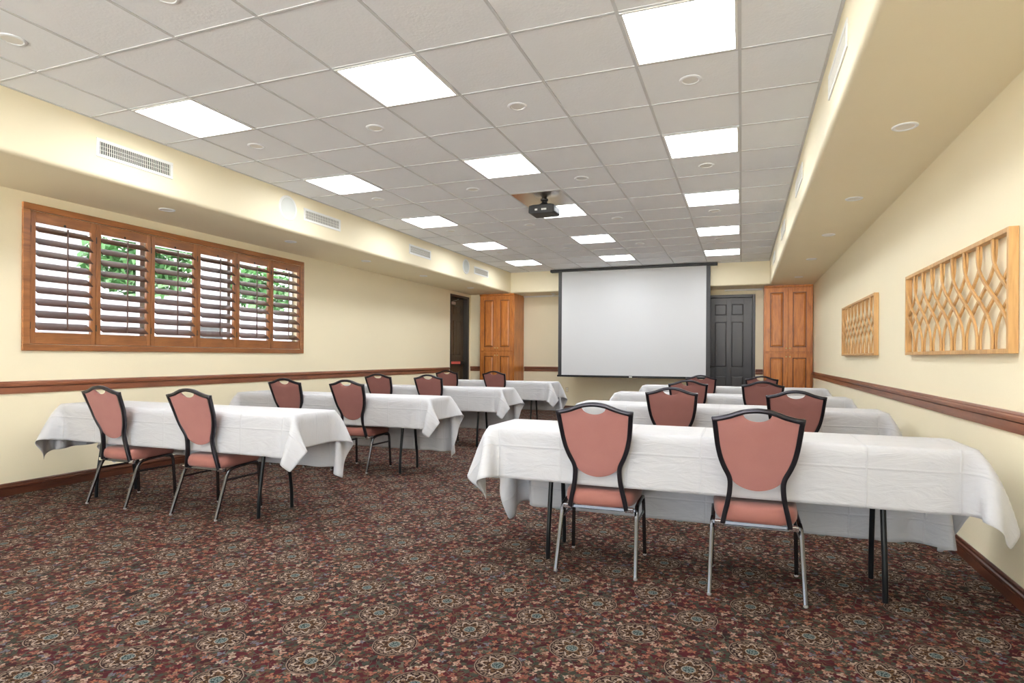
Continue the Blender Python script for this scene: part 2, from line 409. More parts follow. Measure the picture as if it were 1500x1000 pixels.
def soffit(name, xw, xf, y0, y1):
    s = 1 if xf > xw else -1; r = 0.035; pts = [(xw, ZC), (xw, ZS)]
    for k in range(7):
        a = math.pi/2*k/6
        pts.append((xf-s*r+s*r*math.sin(a), ZS+r-r*math.cos(a)))
    pts.append((xf, ZC))
    return struct(name, MB().prism(pts, y0, y1, 'Y'), M['soffit'], smooth=True, angle=30)
soffit('wall_soffit_left', XL, XSL, YR, YB)
soffit('wall_soffit_right', XR, XSR, YR, YB)
pts = [(YB, ZC), (YB, ZS)]
for k in range(7):
    a = math.pi/2*k/6; pts.append((YSB+0.035-0.035*math.sin(a), ZS+0.035-0.035*math.cos(a)))
pts.append((YSB, ZC))
struct('wall_soffit_back', MB().prism(pts, XSL, XSR, 'X'), M['soffit'], smooth=True, angle=30)

# rails and baseboards: moulded profile (depth from the wall, height)
RAIL = [(0, -0.052), (0.012, -0.052), (0.014, -0.030), (0.014, 0.000), (0.005, 0.002), (0.005, 0.006), (0.019, 0.008), (0.024, 0.010), (0.027, 0.022), (0.027, 0.030), (0.021, 0.036), (0.021, 0.043), (0.016, 0.052), (0, 0.052)]
BASE = [(0, 0), (0.016, 0), (0.016, 0.056), (0.007, 0.058), (0.007, 0.062), (0.020, 0.064), (0.020, 0.078), (0.013, 0.084), (0.012, 0.096), (0.006, 0.104), (0, 0.104)]
def run(name, prof, z, wall, a, b, mat):
    mb = MB(); k, p0 = wall
    if k == 'L': mb.prism([(p0+d, z+h) for d, h in prof], a, b, 'Y')
    elif k == 'R': mb.prism([(p0-d, z+h) for d, h in prof], a, b, 'Y')
    else: mb.prism([(p0-d, z+h) for d, h in prof], a, b, 'X')
    return struct(name, mb, mat)
ZRL, ZRR, ZRB = 0.897, 0.876, 0.905
run('trim_2', RAIL, ZRL, ('L', XL), YR, DY0-0.05, M['trimwood'])
run('trim_3', RAIL, ZRR, ('R', XR), YR, 12.04, M['trimwood'])
run('trim_4', RAIL, ZRB, ('B', YB), -4.63, BX0-0.08, M['trimwoodx'])
run('trim_5', RAIL, ZRB, ('B', YB), BX1+0.005, 0.39, M['trimwoodx'])
run('trim_6', RAIL, ZRB, ('B', 11.96), XL, -5.462, M['trimwoodx'])
run('baseboard_left', BASE, 0, ('L', XL), YR, DY0-0.05, M['basewood'])
run('baseboard_right', BASE, 0, ('R', XR), YR, 12.04, M['basewood'])
run('baseboard_back', BASE, 0, ('B', YB), -4.63, BX0-0.08, M['basewoodx'])
run('baseboard_return', BASE, 0, ('B', 11.96), XL, -5.462, M['basewoodx'])

# ---- window with casing and glass
win = thing('window_1', None, None, (XL, (WY0+WY1)/2, WZ0)); tag(win, kind='structure')
L0 = Vector(win.location)
def rel(mb, o): mb.v = [tuple(Vector(p)-o) for p in mb.v]; return mb
CW_ = 0.056
m = MB()
m.box((XL, WY0-CW_, WZ1), (XL+0.024, WY1+CW_, WZ1+CW_)); m.box((XL, WY0-CW_, WZ0-CW_), (XL+0.024, WY1+CW_, WZ0))
m.box((XL, WY0-CW_, WZ0), (XL+0.024, WY0, WZ1)); m.box((XL, WY1, WZ0), (XL+0.024, WY1+CW_, WZ1))
rel(m, L0).build('casing', M['shutterh'], win, bevel=0.004)
m = MB()
for y in (WY0, WY1-0.03): m.box((XL-0.17, y, WZ0), (XL-0.11, y+0.03, WZ1))
for k in (1, 2, 3, 4, 5):
    y = WY0+(WY1-WY0)*k/6
    if k in (2, 4): m.box((XL-0.17, y-0.025, WZ0), (XL-0.11, y+0.025, WZ1))
m.box((XL-0.17, WY0, WZ0), (XL-0.11, WY1, WZ0+0.03)); m.box((XL-0.17, WY0, WZ1-0.03), (XL-0.11, WY1, WZ1))
rel(m, L0).build('window_frame', M['steel'], win)
rel(MB().box((XL-0.142, WY0+0.02, WZ0+0.02), (XL-0.138, WY1-0.02, WZ1-0.02)), L0).build('pane', M['glass'], win)

# ---- shutter panels
NP = 6; PW = (WY1-WY0)/NP; XP = XL+0.0
def shutter_panel():
    t = thing('shutter_panel', '', 'window shutter')
    hw = PW/2-0.002; z0, z1 = 0.004, WZ1-WZ0-0.004; st = 0.042
    ob0, ob1 = 0.105, z1-0.095
    for nm, a, b in (('stile', (-0.016, -hw, z0), (0.016, -hw+st, z1)), ('stile', (-0.016, hw-st, z0), (0.016, hw, z1))):
        MB().box(a, b).build(nm, M['shutter'], t, bevel=0.003)
    MB().box((-0.015, -hw+st, z0), (0.015, hw-st, ob0)).build('bottom_rail', M['shutterh'], t, bevel=0.002)
    MB().box((-0.015, -hw+st, ob1), (0.015, hw-st, z1)).build('top_rail', M['shutterh'], t, bevel=0.002)
    n = 9; pitch = (ob1-ob0)/n; tilt = math.radians(36)
    for k in range(n):
        zc = ob0+pitch*(k+0.5)
        pr = []
        for q in range(16):
            a = 2*math.pi*q/16; x, z = 0.060*math.cos(a), 0.0062*math.sin(a)
            pr.append((x*math.cos(tilt)+z*math.sin(tilt), -x*math.sin(tilt)+z*math.cos(tilt)+zc))
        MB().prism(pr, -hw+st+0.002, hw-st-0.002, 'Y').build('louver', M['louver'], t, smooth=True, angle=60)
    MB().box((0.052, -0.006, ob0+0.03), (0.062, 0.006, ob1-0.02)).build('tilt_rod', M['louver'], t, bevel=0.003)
    MB().lathe([(0.011, 0), (0.011, 0.0012)], (0.0155, 0.0, ob1+0.012), 'X', 14).build('notch_shade', M['black'], t)  # flat black disc stands in for the shade in the rod recess
    for z in (0.16, z1-0.16):
        MB().tube([(0.019, -hw-0.001, z-0.03), (0.019, -hw-0.001, z+0.03)], 0.004, 8).build('hinge', M['bronze'], t)
    return t
ordn = ['first', 'second', 'third', 'fourth', 'fifth', 'sixth']
sp0 = shutter_panel()
for k in range(NP):
    o = sp0 if k == 0 else copy_tree(sp0)
    o.location = (XP, WY0+PW*(k+0.5), WZ0)
    tail = ' towards the screen'
    tag(o, 'brown louvred shutter panel in the window, %s of six%s' % (ordn[k], tail), 'window shutter', 'louvred shutter panels in the window')

# ---- doors
def panel_door(t, x0, x1, z0, z1, face, cols, rows, mat, axis, th=0.04, st=0.012):
    """slab with recessed moulded panels. axis 'B': in XZ facing -Y at y=face; axis 'L': in YZ facing +X at x=face. local to origin"""
    m = MB()
    def bx(a0, a1, zz0, zz1, d0, d1):
        if axis == 'B': m.box((a0, face+d0, zz0), (a1, face+d1, zz1))
        else: m.box((face-d0, a0, zz0), (face-d1, a1, zz1))
    bx(x0, x1, z0, z1, st, th)
    xs = [x0]+[v for c in cols for v in c]+[x1]
    for i in range(0, len(xs), 2): bx(xs[i], xs[i+1], z0, z1, 0, st+0.001)
    for c in cols:
        zs = [z0]+[v for r in rows for v in r]+[z1]
        for i in range(0, len(zs), 2): bx(c[0], c[1], zs[i], zs[i+1], 0, st+0.001)
    slab = m.build('door_leaf', mat, t, bevel=0.002)
    for c in cols:
        for r in rows:
            m2 = MB(); i = 0.028
            pts = []
            def pp(a, z, d): return (a, face+d, z) if axis == 'B' else (face-d, a, z)
            o_ = [(c[0]+0.006, r[0]+0.006), (c[1]-0.006, r[0]+0.006), (c[1]-0.006, r[1]-0.006), (c[0]+0.006, r[1]-0.006)]
            n_ = [(c[0]+i, r[0]+i), (c[1]-i, r[0]+i), (c[1]-i, r[1]-i), (c[0]+i, r[1]-i)]
            vs = [pp(a, z, st+0.001) for a, z in o_]+[pp(a, z, 0.002) for a, z in n_]
            m2.add(vs, [(4, 5, 6, 7)]+[(k, (k+1) % 4, 4+(k+1) % 4, 4+k) for k in range(4)])
            m2.build('door_panel', mat, slab)
    return slab
d1 = thing('door_1', None, None, (0, YB, 0)); tag(d1, kind='structure')
m = MB(); m.box((BX0, -0.012, 0), (BX0+0.055, 0.10, BZ)); m.box((BX1-0.055, -0.012, 0), (BX1, 0.10, BZ)); m.box((BX0+0.055, -0.012, BZ-0.055), (BX1-0.055, 0.10, BZ))
m.build('door_frame', M['doorgrey'], d1, bevel=0.003)
panel_door(d1, BX0+0.06, BX1-0.06, 0.008, BZ-0.06, 0.035, [(-0.525, -0.285), (-0.205, 0.035)], [(0.25, 0.815), (0.985, 1.91), (2.03, 2.265)], M['doorgrey'], 'B')
h = MB().lathe([(0.028, 0), (0.028, -0.012), (0.010, -0.016), (0.010, -0.05)], (-0.605, 0.035, 1.0), 'Y', 18); h.bar([(-0.605, -0.015, 1.0), (-0.50, -0.018, 1.0)], 0.014, 0.018)
h.build('lever_handle', M['bronze'], d1, smooth=True)
d2 = thing('door_2', None, None, (XL, 0, 0)); tag(d2, kind='structure')
m = MB(); m.box((-0.2, DY0, 0), (0.008, DY0+0.05, DZ)); m.box((-0.2, DY1-0.075, 0), (0.008, DY1, DZ)); m.box((-0.2, DY0+0.05, DZ-0.05), (0.008, DY1-0.075, DZ))
m.build('door_frame', M['darkframe'], d2, bevel=0.003)
panel_door(d2, DY0+0.055, DY1-0.08, 0.008, DZ-0.055, -0.10, [(DY0+0.15, DY0+0.37), (DY0+0.46, DY0+0.68)], [(0.25, 0.85), (1.20, 1.95), (2.08, 2.28)], M['doorbrown'], 'L')
m = MB().box((-0.098, DY0+0.10, DZ-0.21), (-0.045, DY0+0.34, DZ-0.15)); m.build('door_closer', M['steel'], d2, bevel=0.004)
m = MB().bar([(-0.06, DY0+0.22, DZ-0.145), (0.0, DY0+0.36, DZ-0.10), (-0.08, DY0+0.52, DZ-0.07)], 0.022, 0.01); m.build('closer_arm', M['steel'], d2)
MB().box((-0.098, DY0+0.10, 1.00), (-0.03, DY1-0.12, 1.075)).build('push_bar', M['black'], d2, bevel=0.004)
MB().box((-0.0295, DY0+0.06, 1.012), (-0.026, DY1-0.36, 1.066)).build('push_bar_label', M['red'], d2)

# ================================================================== CEILING FIXTURES
def light_panel():
    t = thing('ceiling_light_panel', '', 'ceiling light')
    h = T/2-0.009; f = MB(); e = 0.016; up = 0.045
    for a, b in (((-h, -h), (h, -h+e)), ((-h, h-e), (h, h)), ((-h, -h+e), (-h+e, h-e)), ((h-e, -h+e), (h, h-e))):
        f.box((a[0], a[1], -0.004), (b[0], b[1], up))
    f.build('frame', M['white'], t, bevel=0.002)
    i = h-e; b = 0.095
    for q in (-1, 1):
        v = MB(); n = 6; pr = [(q*i, up+0.004), (q*(b+0.002), up+0.004)]
        for k in range(n+1): w_ = k/n; pr.append((q*(b+0.002+(i-b-0.002)*w_), up-0.004-0.012*math.sin(math.pi*w_)))
        v.prism(pr, -i, i, 'Y'); v.build('side_lens', M['reflector'], t, smooth=True, angle=40)
    v = MB(); n = 10; pr = [(-b, up+0.004), (b, up+0.004)]
    for k in range(n+1): a = math.pi*k/n; pr.append((b*math.cos(a), up-0.002-0.026*math.sin(a)))
    v.prism(pr, -i, i, 'Y'); v.build('center_lens', M['diffuser'], t, smooth=True, angle=50)
    return t
lp0 = light_panel(); first = True
colname = {-7: 'window-side row of lights', -4: 'middle row of lights', -1: 'art-wall row of lights'}
rowname = {11: 'first from the screen', 8: 'second from the screen', 5: 'third from the screen', 2: 'fourth from the screen', -1: 'fifth from the screen', -4: 'sixth from the screen', -7: 'seventh from the screen'}
for c in (-7, -4, -1):
    for r in (11, 8, 5, 2, -1, -4, -7):
        o = lp0 if first else copy_tree(lp0); first = False
        o.location = (COL(c)+T/2, ROW(r)+T/2, ZC-0.0045)
        tag(o, 'lit square ceiling panel, %s, %s' % (rowname[r], colname[c]), 'ceiling light', 'square ceiling light panels')

def downlight(rad, name):
    t = thing(name, '', 'downlight')
    MB().lathe([(rad*0.70, -0.002), (rad*0.74, -0.006), (rad*0.90, -0.007), (rad, -0.003), (rad, 0.002), (rad*0.70, 0.002)], seg=28).build('trim_ring', M['tile'], t, smooth=True)
    MB().lathe([(rad*0.70, -0.003), (rad*0.45, -0.0015), (0.004, -0.001), (0.004, 0.0015), (rad*0.7, 0.0015)], seg=28).build('lens', M['lens'], t, smooth=True)
    return t
dl0 = downlight(0.072, 'recessed_downlight'); first = True
dcol = {-6.5: 'nearest the window wall', -4.5: 'second line from the window wall', -2.5: 'third line from the window wall', -0.5: 'line by the art wall'}
dcol[-6.5] = 'line by the window wall'
drow = {6.5: 'level with the projector end', 3.5: 'one bay short of the projector', 0.5: 'two bays from the projector', -2.5: 'three bays from the projector'}
drow = {9.5: 'first from the screen', 6.5: 'second from the screen', 3.5: 'third from the screen', 0.5: 'fourth from the screen', -2.5: 'fifth from the screen'}
for c in (-6.5, -4.5, -2.5, -0.5):
    for r in (9.5, 6.5, 3.5, 0.5, -2.5):
        if r == -2.5 and c > -4: continue
        o = dl0 if first else copy_tree(dl0); first = False
        o.location = (COL(c), ROW(r), ZC)
        tag(o, 'round downlight in ceiling tile, %s, %s' % (drow[r], dcol[c]), 'downlight', 'round downlights in the ceiling tiles')
dl1 = downlight(0.070, 'soffit_downlight'); first = True
for wall, x, ys in (('window-wall', -5.13, (4.05, 5.68, 7.2, 8.84, 10.7)), ('art-wall', 0.90, (4.04, 5.72, 7.30, 9.01, 10.93))):
    for k, y in enumerate(ys):
        o = dl1 if first else copy_tree(dl1); first = False
        o.location = (x, y, ZS)
        tag(o, 'small round downlight under %s soffit, %s of five towards the screen' % (wall, ordn[k]), 'downlight', 'downlights under the %s soffit' % wall)

def register(w_, h_, name):
    """wall grille in local YZ facing +X"""
    t = thing(name, '', 'air vent')
    f = MB(); b = 0.026
    f.box((0, -w_/2, -h_/2), (0.008, w_/2, -h_/2+b)); f.box((0, -w_/2, h_/2-b), (0.008, w_/2, h_/2))
    f.box((0, -w_/2, -h_/2+b), (0.008, -w_/2+b, h_/2-b)); f.box((0, w_/2-b, -h_/2+b), (0.008, w_/2, h_/2-b))
    f.build('frame', M['white'], t, bevel=0.003)
    MB().box((0.0003, -w_/2+b, -h_/2+b), (0.0012, w_/2-b, h_/2-b)).build('duct_shade_sheet', M['ventdark'], t)  # thin dark sheet in place of the shade inside the duct
    s = MB(); n = 36
    for k in range(n):
        y = -w_/2+b+(w_-2*b)*(k+0.5)/n
        s.box((0.0015, y-0.0021, -h_/2+b), (0.0060, y+0.0021, h_/2-b))
    for k in (1, 2):
        z = -h_/2+b+(h_-2*b)*k/3; s.box((0.0012, -w_/2+b, z-0.0012), (0.004, w_/2-b, z+0.0012))
    s.build('fins', M['offwhite'], t)
    return t
rg0 = register(0.655, 0.146, 'air_register'); first = True
for side, x, rz, ys in (('window-side', XSL, 0, (3.45, 5.755, 8.03, 10.32)), ('art-side', XSR, math.pi, (3.60, 5.90, 8.1, 10.35))):
    for k, y in enumerate(ys):
        o = rg0 if first else copy_tree(rg0); first = False
        o.location = (x, y, 2.795 if k == 0 else 2.80); o.rotation_euler = (0, 0, rz)
        tag(o, 'white slotted air vent on %s soffit, %s of four towards the screen' % (side, ordn[k]), 'air vent', 'air vents on the %s soffit' % side)
def speaker(name):
    t = thing(name, '', 'speaker')
    MB().lathe([(0.112, 0.004), (0.118, 0.010), (0.130, 0.010), (0.137, 0.003), (0.137, 0), (0.112, 0)], axis='X', seg=36).build('rim', M['white'], t, smooth=True)
    MB().lathe([(0.112, 0.006), (0.06, 0.008), (0.002, 0.0085), (0.002, 0.001), (0.112, 0.001)], axis='X', seg=36).build('grille', M['grille'], t, smooth=True)
    return t
s0 = speaker('wall_speaker'); s0.location = (XSL, 5.18, 2.808); tag(s0, 'round white speaker on the soffit beside the second air vent', 'speaker', 'round speakers on the soffit')
s1 = copy_tree(s0); s1.location = (XSL, 9.65, 2.812); tag(s1, 'round white speaker on the soffit by the air vent closer to the screen wall', 'speaker', 'round speakers on the soffit')
s1['label'] = 'round white speaker on the soffit beside the last air vent before the screen'

# ---- projector
px, py = -2.157, 6.46
pl = MB().box((COL(-4)+0.012, ROW(4)+0.012, ZC-0.006), (COL(-3)-0.012, ROW(5)-0.012, ZC)).build('projector_ceiling_plate', M['plate']); tag(pl, 'shiny beige metal plate in the ceiling grid above the projector', 'ceiling plate')
pj = thing('projector', 'black video projector hanging from the metal ceiling plate', 'projector', (px, py, ZC-0.006))
b = MB(); b.lathe([(0.045, 0), (0.045, -0.010), (0.028, -0.016), (0.030, -0.030), (0.050, -0.048), (0.088, -0.066), (0.088, -0.076)], seg=20); b.build('ceiling_mount', M['black'], pj, smooth=True, angle=40)
m = MB(); m.prism([(-0.15, -0.085), (-0.10, -0.075), (0.10, -0.075), (0.15, -0.085), (0.155, -0.165), (0.13, -0.178), (-0.13, -0.178), (-0.155, -0.165)], -0.12, 0.12, 'Y')
m.build('projector_body', M['black'], pj, bevel=0.008)
MB().lathe([(0.035, 0.12), (0.035, 0.15), (0.028, 0.155), (0.024, 0.140), (0.001, 0.138)], (0.05, 0, -0.125), 'Y', 20).build('projector_lens', M['blackmetal'], pj, smooth=True)
m = MB()
for x0, x1 in ((-0.075, -0.045), (0.005, 0.022), (0.028, 0.045), (0.05, 0.062)): m.box((x0, -0.1225, -0.145), (x1, -0.119, -0.125))
m.build('connector_ports', M['white'], pj)

# ================================================================== SCREEN WALL
sc = thing('projection_screen', 'large white pull-down projection screen with black border', 'projection screen', (-2.088, 11.77, 0))
sw = 1.518
MB().box((-1.69, -0.045, 2.945), (1.645, 0.075, ZC-0.005)).build('screen_case', M['black'], sc, bevel=0.006)
MB().box((-sw+0.075, -0.004, 0.80), (sw-0.075, 0.004, 2.946)).build('screen_fabric', M['screen'], sc)
m = MB(); m.box((-sw, -0.0045, 0.80), (-sw+0.075, 0.0045, 2.946)); m.box((sw-0.075, -0.0045, 0.80), (sw, 0.0045, 2.946)); m.build('screen_border', M['screenblack'], sc)
MB().box((-sw-0.02, -0.012, 0.765), (sw+0.02, 0.012, 0.805)).build('bottom_bar', M['black'], sc, bevel=0.005)
MB().box((-0.03, -0.018, 0.768), (0.03, -0.0125, 0.795)).build('pull_tab', M['white'], sc, bevel=0.002)

def cabinet(name, label, x0, x1, y0, y1, z1, side_panel):
    t = thing(name, label, 'cabinet', (x0, y0, 0)); W = x1-x0; D = y1-y0
    MB().box((0, 0.022, 0), (W, D, z1-0.04)).build('carcass', M['cabinet'], t, bevel=0.002)
    MB().prism([(0.012, z1-0.04), (D, z1-0.04), (D, z1), (-0.012, z1), (-0.008, z1-0.02)], 0, W, 'X').build('cornice', M['cabinet'], t, bevel=0.002)
    gap = 0.004; zm = 1.285; half = W/2
    for c in range(2):
        for z0_, z1_, up in ((0.09, zm-0.02, False), (zm+0.02, z1-0.055, True)):
            a0 = 0.028+(half-0.028)*c+gap/2 if c == 0 else half+gap/2
            a1 = half-gap/2 if c == 0 else W-0.028-gap/2
            st = 0.078
            d = MB(); d.box((a0, 0.0, z0_), (a0+st, 0.021, z1_)); d.box((a1-st, 0.0, z0_), (a1, 0.021, z1_))
            d.box((a0+st, 0.0, z0_), (a1-st, 0.021, z0_+st)); d.box((a0+st, 0.0, z1_-st), (a1-st, 0.021, z1_))
            door = d.build('cabinet_door', M['cabinet'], t, bevel=0.003)
            i0, i1, j0, j1 = a0+st, a1-st, z0_+st, z1_-st
            MB().box((i0, 0.014, j0), (i1, 0.019, j1)).build('door_groove', M['cabgroove'], door)
            e, q = 0.016, 0.044
            vs = [(i0+e, 0.0138, j0+e), (i1-e, 0.0138, j0+e), (i1-e, 0.0138, j1-e), (i0+e, 0.0138, j1-e), (i0+q, 0.002, j0+q), (i1-q, 0.002, j0+q), (i1-q, 0.002, j1-q), (i0+q, 0.002, j1-q)]
            MB().add(vs, [(4, 5, 6, 7)]+[(k, (k+1) % 4, 4+(k+1) % 4, 4+k) for k in range(4)]).build('raised_panel', M['cabinet'], door)
            kx = a1-0.03 if c == 0 else a0+0.03; kz = z0_+0.06 if up else z1_-0.06
            MB().lathe([(0.006, 0), (0.006, -0.014), (0.015, -0.020), (0.015, -0.027), (0.006, -0.032)], (kx, 0, kz), 'Y', 16).build('knob', M['brass'], door, smooth=True)
    MB().box((0.0, 0.010, 0.0), (W, 0.03, 0.085)).build('plinth', M['cabgroove'], t)
    return t
cabinet('tall_cabinet', 'tall four-door brown wooden cabinet between the brown exit door and the screen', -5.458, -4.640, 11.86, YB-0.022, 2.55, True)
cabinet('tall_cabinet', 'tall four-door brown wooden cabinet between the grey door and the art wall', 0.395, 1.236, 12.05, YB-0.022, 2.552, False)

tr = thing('ceiling_track', 'thin white rail along the top of the screen wall', 'rail', (-4.63, 12.44, 2.53))
MB().box((0, -0.02, -0.016), (3.85, 0.02, 0.016)).build('track_rail', M['white'], tr, bevel=0.003)
MB().box((4.30, -0.02, -0.016), (5.0, 0.02, 0.016)).build('track_rail', M['white'], tr, bevel=0.003)
pk = thing('ceiling_puck', 'small white round fitting hanging under the soffit beside the screen', 'ceiling fitting', (-3.86, 12.2, ZS))
MB().lathe([(0.055, 0.0), (0.055, -0.012), (0.02, -0.02), (0.02, -0.045), (0.045, -0.05), (0.045, -0.062), (0.002, -0.066)], seg=20).build('fitting_body', M['white'], pk, smooth=True, angle=40)
ou = thing('wall_outlet', 'beige outlet plate low on the wall under the screen', 'outlet', (-3.62, YB, 0.455))
MB().box((-0.036, -0.007, -0.058), (0.036, 0, 0.058)).build('outlet_plate', M['outlet'], ou, bevel=0.003)
m = MB()
for z in (-0.022, 0.022): m.box((-0.016, -0.009, z-0.014), (0.016, -0.0065, z+0.014))
m.build('socket', M['offwhite'], ou, bevel=0.002)

# ================================================================== WALL ART
def wall_art(label, y0, y1, z0, z1):
    t = thing('lattice_wall_art', label, 'wall art', (XR, (y0+y1)/2, z0)); H = z1-z0; W = y1-y0; hw = W/2; fb = 0.024
    f = MB()
    f.box((-0.044, -hw, 0), (-0.002, -hw+fb, H)); f.box((-0.044, hw-fb, 0), (-0.002, hw, H))
    f.box((-0.044, -hw+fb, 0), (-0.002, hw-fb, fb)); f.box((-0.044, -hw+fb, H-fb), (-0.002, hw-fb, H))
    f.build('frame', M['artwood'], t, bevel=0.002)
    n = 9; p = (W-fb)/n; N = 40
    def strip(i, s, depth):
        pts = []
        for k in range(N+1):
            q = k/N
            qq = min(1, max(0, (q-0.5)*1.14+0.5)); e = qq*qq*qq*(qq*(qq*6-15)+10)
            y = -hw+fb/2+p*i+s*2*p*e; z = H-fb*0.5-(H-fb)*q
            if -hw+fb*0.4 <= y <= hw-fb*0.4: pts.append((depth, y, z))
            elif pts: break
        if len(pts) > 6: MB().bar(pts, 0.020, 0.012, ref=(1, 0, 0), c=0.002).build('lattice_strip', M['artwood'], t, smooth=True, angle=40)
    for i in range(-1, n+1):
        if i >= 0 and i < n: strip(i, 1, -0.019)
        if i > 0 and i <= n: strip(i, -1, -0.034)
    # strips that enter at the frame sides
    def lower(i, s, depth):
        pts = []
        for k in range(N+1):
            q = k/N
            qq = min(1, max(0, (q-0.5)*1.14+0.5)); e = qq*qq*qq*(qq*(qq*6-15)+10)
            y = -hw+fb/2+p*i+s*2*p*e; z = H-fb*0.5-(H-fb)*q
            if -hw+fb*0.4 <= y <= hw-fb*0.4: pts.append((depth, y, z))
        if len(pts) > 6: MB().bar(pts, 0.020, 0.012, ref=(1, 0, 0), c=0.002).build('lattice_strip', M['artwood'], t, smooth=True, angle=40)
    lower(-1, 1, -0.019); lower(n+1, -1, -0.034)
    return t
wall_art('large golden wooden lattice panel on the wall, the one away from the cabinets', 3.46, 5.37, 1.208, 1.822)
wall_art('golden wooden lattice panel on the wall, the one closer to the tall cabinet', 6.53, 8.50, 1.212, 1.822)

# ================================================================== CHAIRS
def seg_pts(pts, n=4, r=0.03):
    """round the inner corners of a polyline"""
    P = [Vector(p) for p in pts]; out = [P[0]]
    for i in range(1, len(P)-1):
        a = (P[i-1]-P[i]); b = (P[i+1]-P[i]); ra = min(r, a.length*0.45); rb = min(r, b.length*0.45)
        A = P[i]+a.normalized()*ra; B = P[i]+b.normalized()*rb
        for k in range(n+1):
            q = k/n; out.append(A*(1-q)**2+P[i]*2*q*(1-q)+B*q*q)
    out.append(P[-1]); return out
def interp(tab, z):
    for (z0, a), (z1, b) in zip(tab, tab[1:]):
        if z <= z1:
            q = (z-z0)/(z1-z0); return a+(b-a)*q
    return tab[-1][1]
LEAN = [(0.34, 0.088), (0.36, 0.085), (0.42, 0.078), (0.60, 0.055), (0.75, 0.015), (0.90, -0.040), (0.96, -0.060)]
HALF = [(0.345, 0.157), (0.40, 0.147), (0.44, 0.137), (0.496, 0.126), (0.545, 0.122), (0.575, 0.123), (0.60, 0.131), (0.622, 0.144), (0.66, 0.160), (0.694, 0.171), (0.752, 0.1825), (0.82, 0.190), (0.883, 0.1965)]
def smooth_tab(tab, z):
    return (interp(tab, z-0.012)+interp(tab, z)+interp(tab, z+0.012))/3
TOPC = [(0.0, 0.928), (0.03, 0.9265), (0.06, 0.921), (0.09, 0.911), (0.12, 0.899), (0.15, 0.890), (0.175, 0.8845), (0.1965, 0.882)]
def top_z(x): return interp(TOPC, min(abs(x), 0.1965))
def lean(z): return interp(LEAN, z)
def chair():
    t = thing('banquet_chair', '', 'chair')
    # back frame: one bent bar
    side = [(smooth_tab(HALF, z), z) for z in [0.346+0.0137*k for k in range(39)]]+[(0.1965, 0.882)]
    pts = [(-x, lean(z), z) for x, z in side]
    xs = [-0.18+0.02*k for k in range(19)]
    pts += [(x, lean(top_z(x)), top_z(x)) for x in xs]
    pts += [(x, lean(z), z) for x, z in reversed(side)]
    MBF = MB(); MBF.sweep(pts, [(-0.0095, -0.013), (0.0095, -0.013), (0.0118, -0.0105), (0.0118, 0.0105), (0.0095, 0.013), (-0.0095, 0.013), (-0.0118, 0.0105), (-0.0118, -0.0105)], ref=(0, 1, 0))
    MBF.build('back_frame', M['chairmetal'], t, smooth=True, angle=50)
    # shield pad
    cols = 40; rows = 14; hwmax = 0.188
    def zbot(x):
        a = abs(x)
        if a <= 0.124: return 0.522+0.086*(1-math.sqrt(max(0, 1-(a/0.127)**2)))**0.95
        lo, hi = 0.585, 0.87
        for _ in range(30):
            md = (lo+hi)/2
            if smooth_tab(HALF, md)-0.007 < a: lo = md
            else: hi = md
        return lo
    def ztop(x):
        a = abs(x); z = top_z(a)-0.009
        if a < 0.066: z = min(z, 0.8725+0.040*(1-math.sqrt(max(0, 1-(a/0.0665)**2))))
        return z
    vs = []; fs = []
    for side_ in (0, 1):
        for i in range(cols+1):
            x = -hwmax+2*hwmax*i/cols; zb, zt = zbot(x), ztop(x)
            for j in range(rows+1):
                q = j/rows; z = zb+(zt-zb)*q
                dx = min(1, (hwmax-abs(x))/0.02); dz = min(1, min(q, 1-q)*(zt-zb)/0.015)
                e = math.sqrt(max(0, min(dx, 1)*min(1, dz)))
                off = -0.004-0.005*e if side_ == 0 else 0.004+0.026*e
                vs.append((x, lean(z)+off, z))
    n1 = (cols+1)*(rows+1); idx = lambda s, i, j: s*n1+i*(rows+1)+j
    for s in (0, 1):
        for i in range(cols):
            for j in range(rows):
                f = (idx(s, i, j), idx(s, i+1, j), idx(s, i+1, j+1), idx(s, i, j+1)); fs.append(f if s == 0 else f[::-1])
    for i in range(cols):
        fs.append((idx(0, i, 0), idx(1, i, 0), idx(1, i+1, 0), idx(0, i+1, 0))); fs.append((idx(0, i, rows), idx(0, i+1, rows), idx(1, i+1, rows), idx(1, i, rows)))
    for j in range(rows):
        fs.append((idx(0, 0, j), idx(0, 0, j+1), idx(1, 0, j+1), idx(1, 0, j))); fs.append((idx(0, cols, j), idx(1, cols, j), idx(1, cols, j+1), idx(0, cols, j+1)))
    MB().add(vs, fs).build('backrest', M['pad'], t, smooth=True, angle=50)
    # seat cushion: stacked outline rings
    vs = []; fs = []; K = 44; rings = [(0.86, 0.353), (0.95, 0.359), (0.99, 0.376), (1.0, 0.400), (0.975, 0.426), (0.88, 0.4405), (0.60, 0.446), (0.25, 0.448)]
    for sc_, z in rings:
        for k in range(K):
            a = 2*math.pi*k/K; ca, sa = math.cos(a), math.sin(a); ex = 0.48
            x = math.copysign(abs(ca)**ex, ca); y = math.copysign(abs(sa)**ex, sa)
            wdt = 0.205+0.012*y
            vs.append((x*wdt*sc_, 0.268+y*0.205*sc_, z))
    R = len(rings)
    for r in range(R-1):
        for k in range(K):
            k2 = (k+1) % K; fs.append((r*K+k, r*K+k2, (r+1)*K+k2, (r+1)*K+k))
    fs.append(tuple(range(K-1, -1, -1))); fs.append(tuple((R-1)*K+k for k in range(K)))
    MB().add(vs, fs).build('seat', M['seat'], t, smooth=True, angle=60)
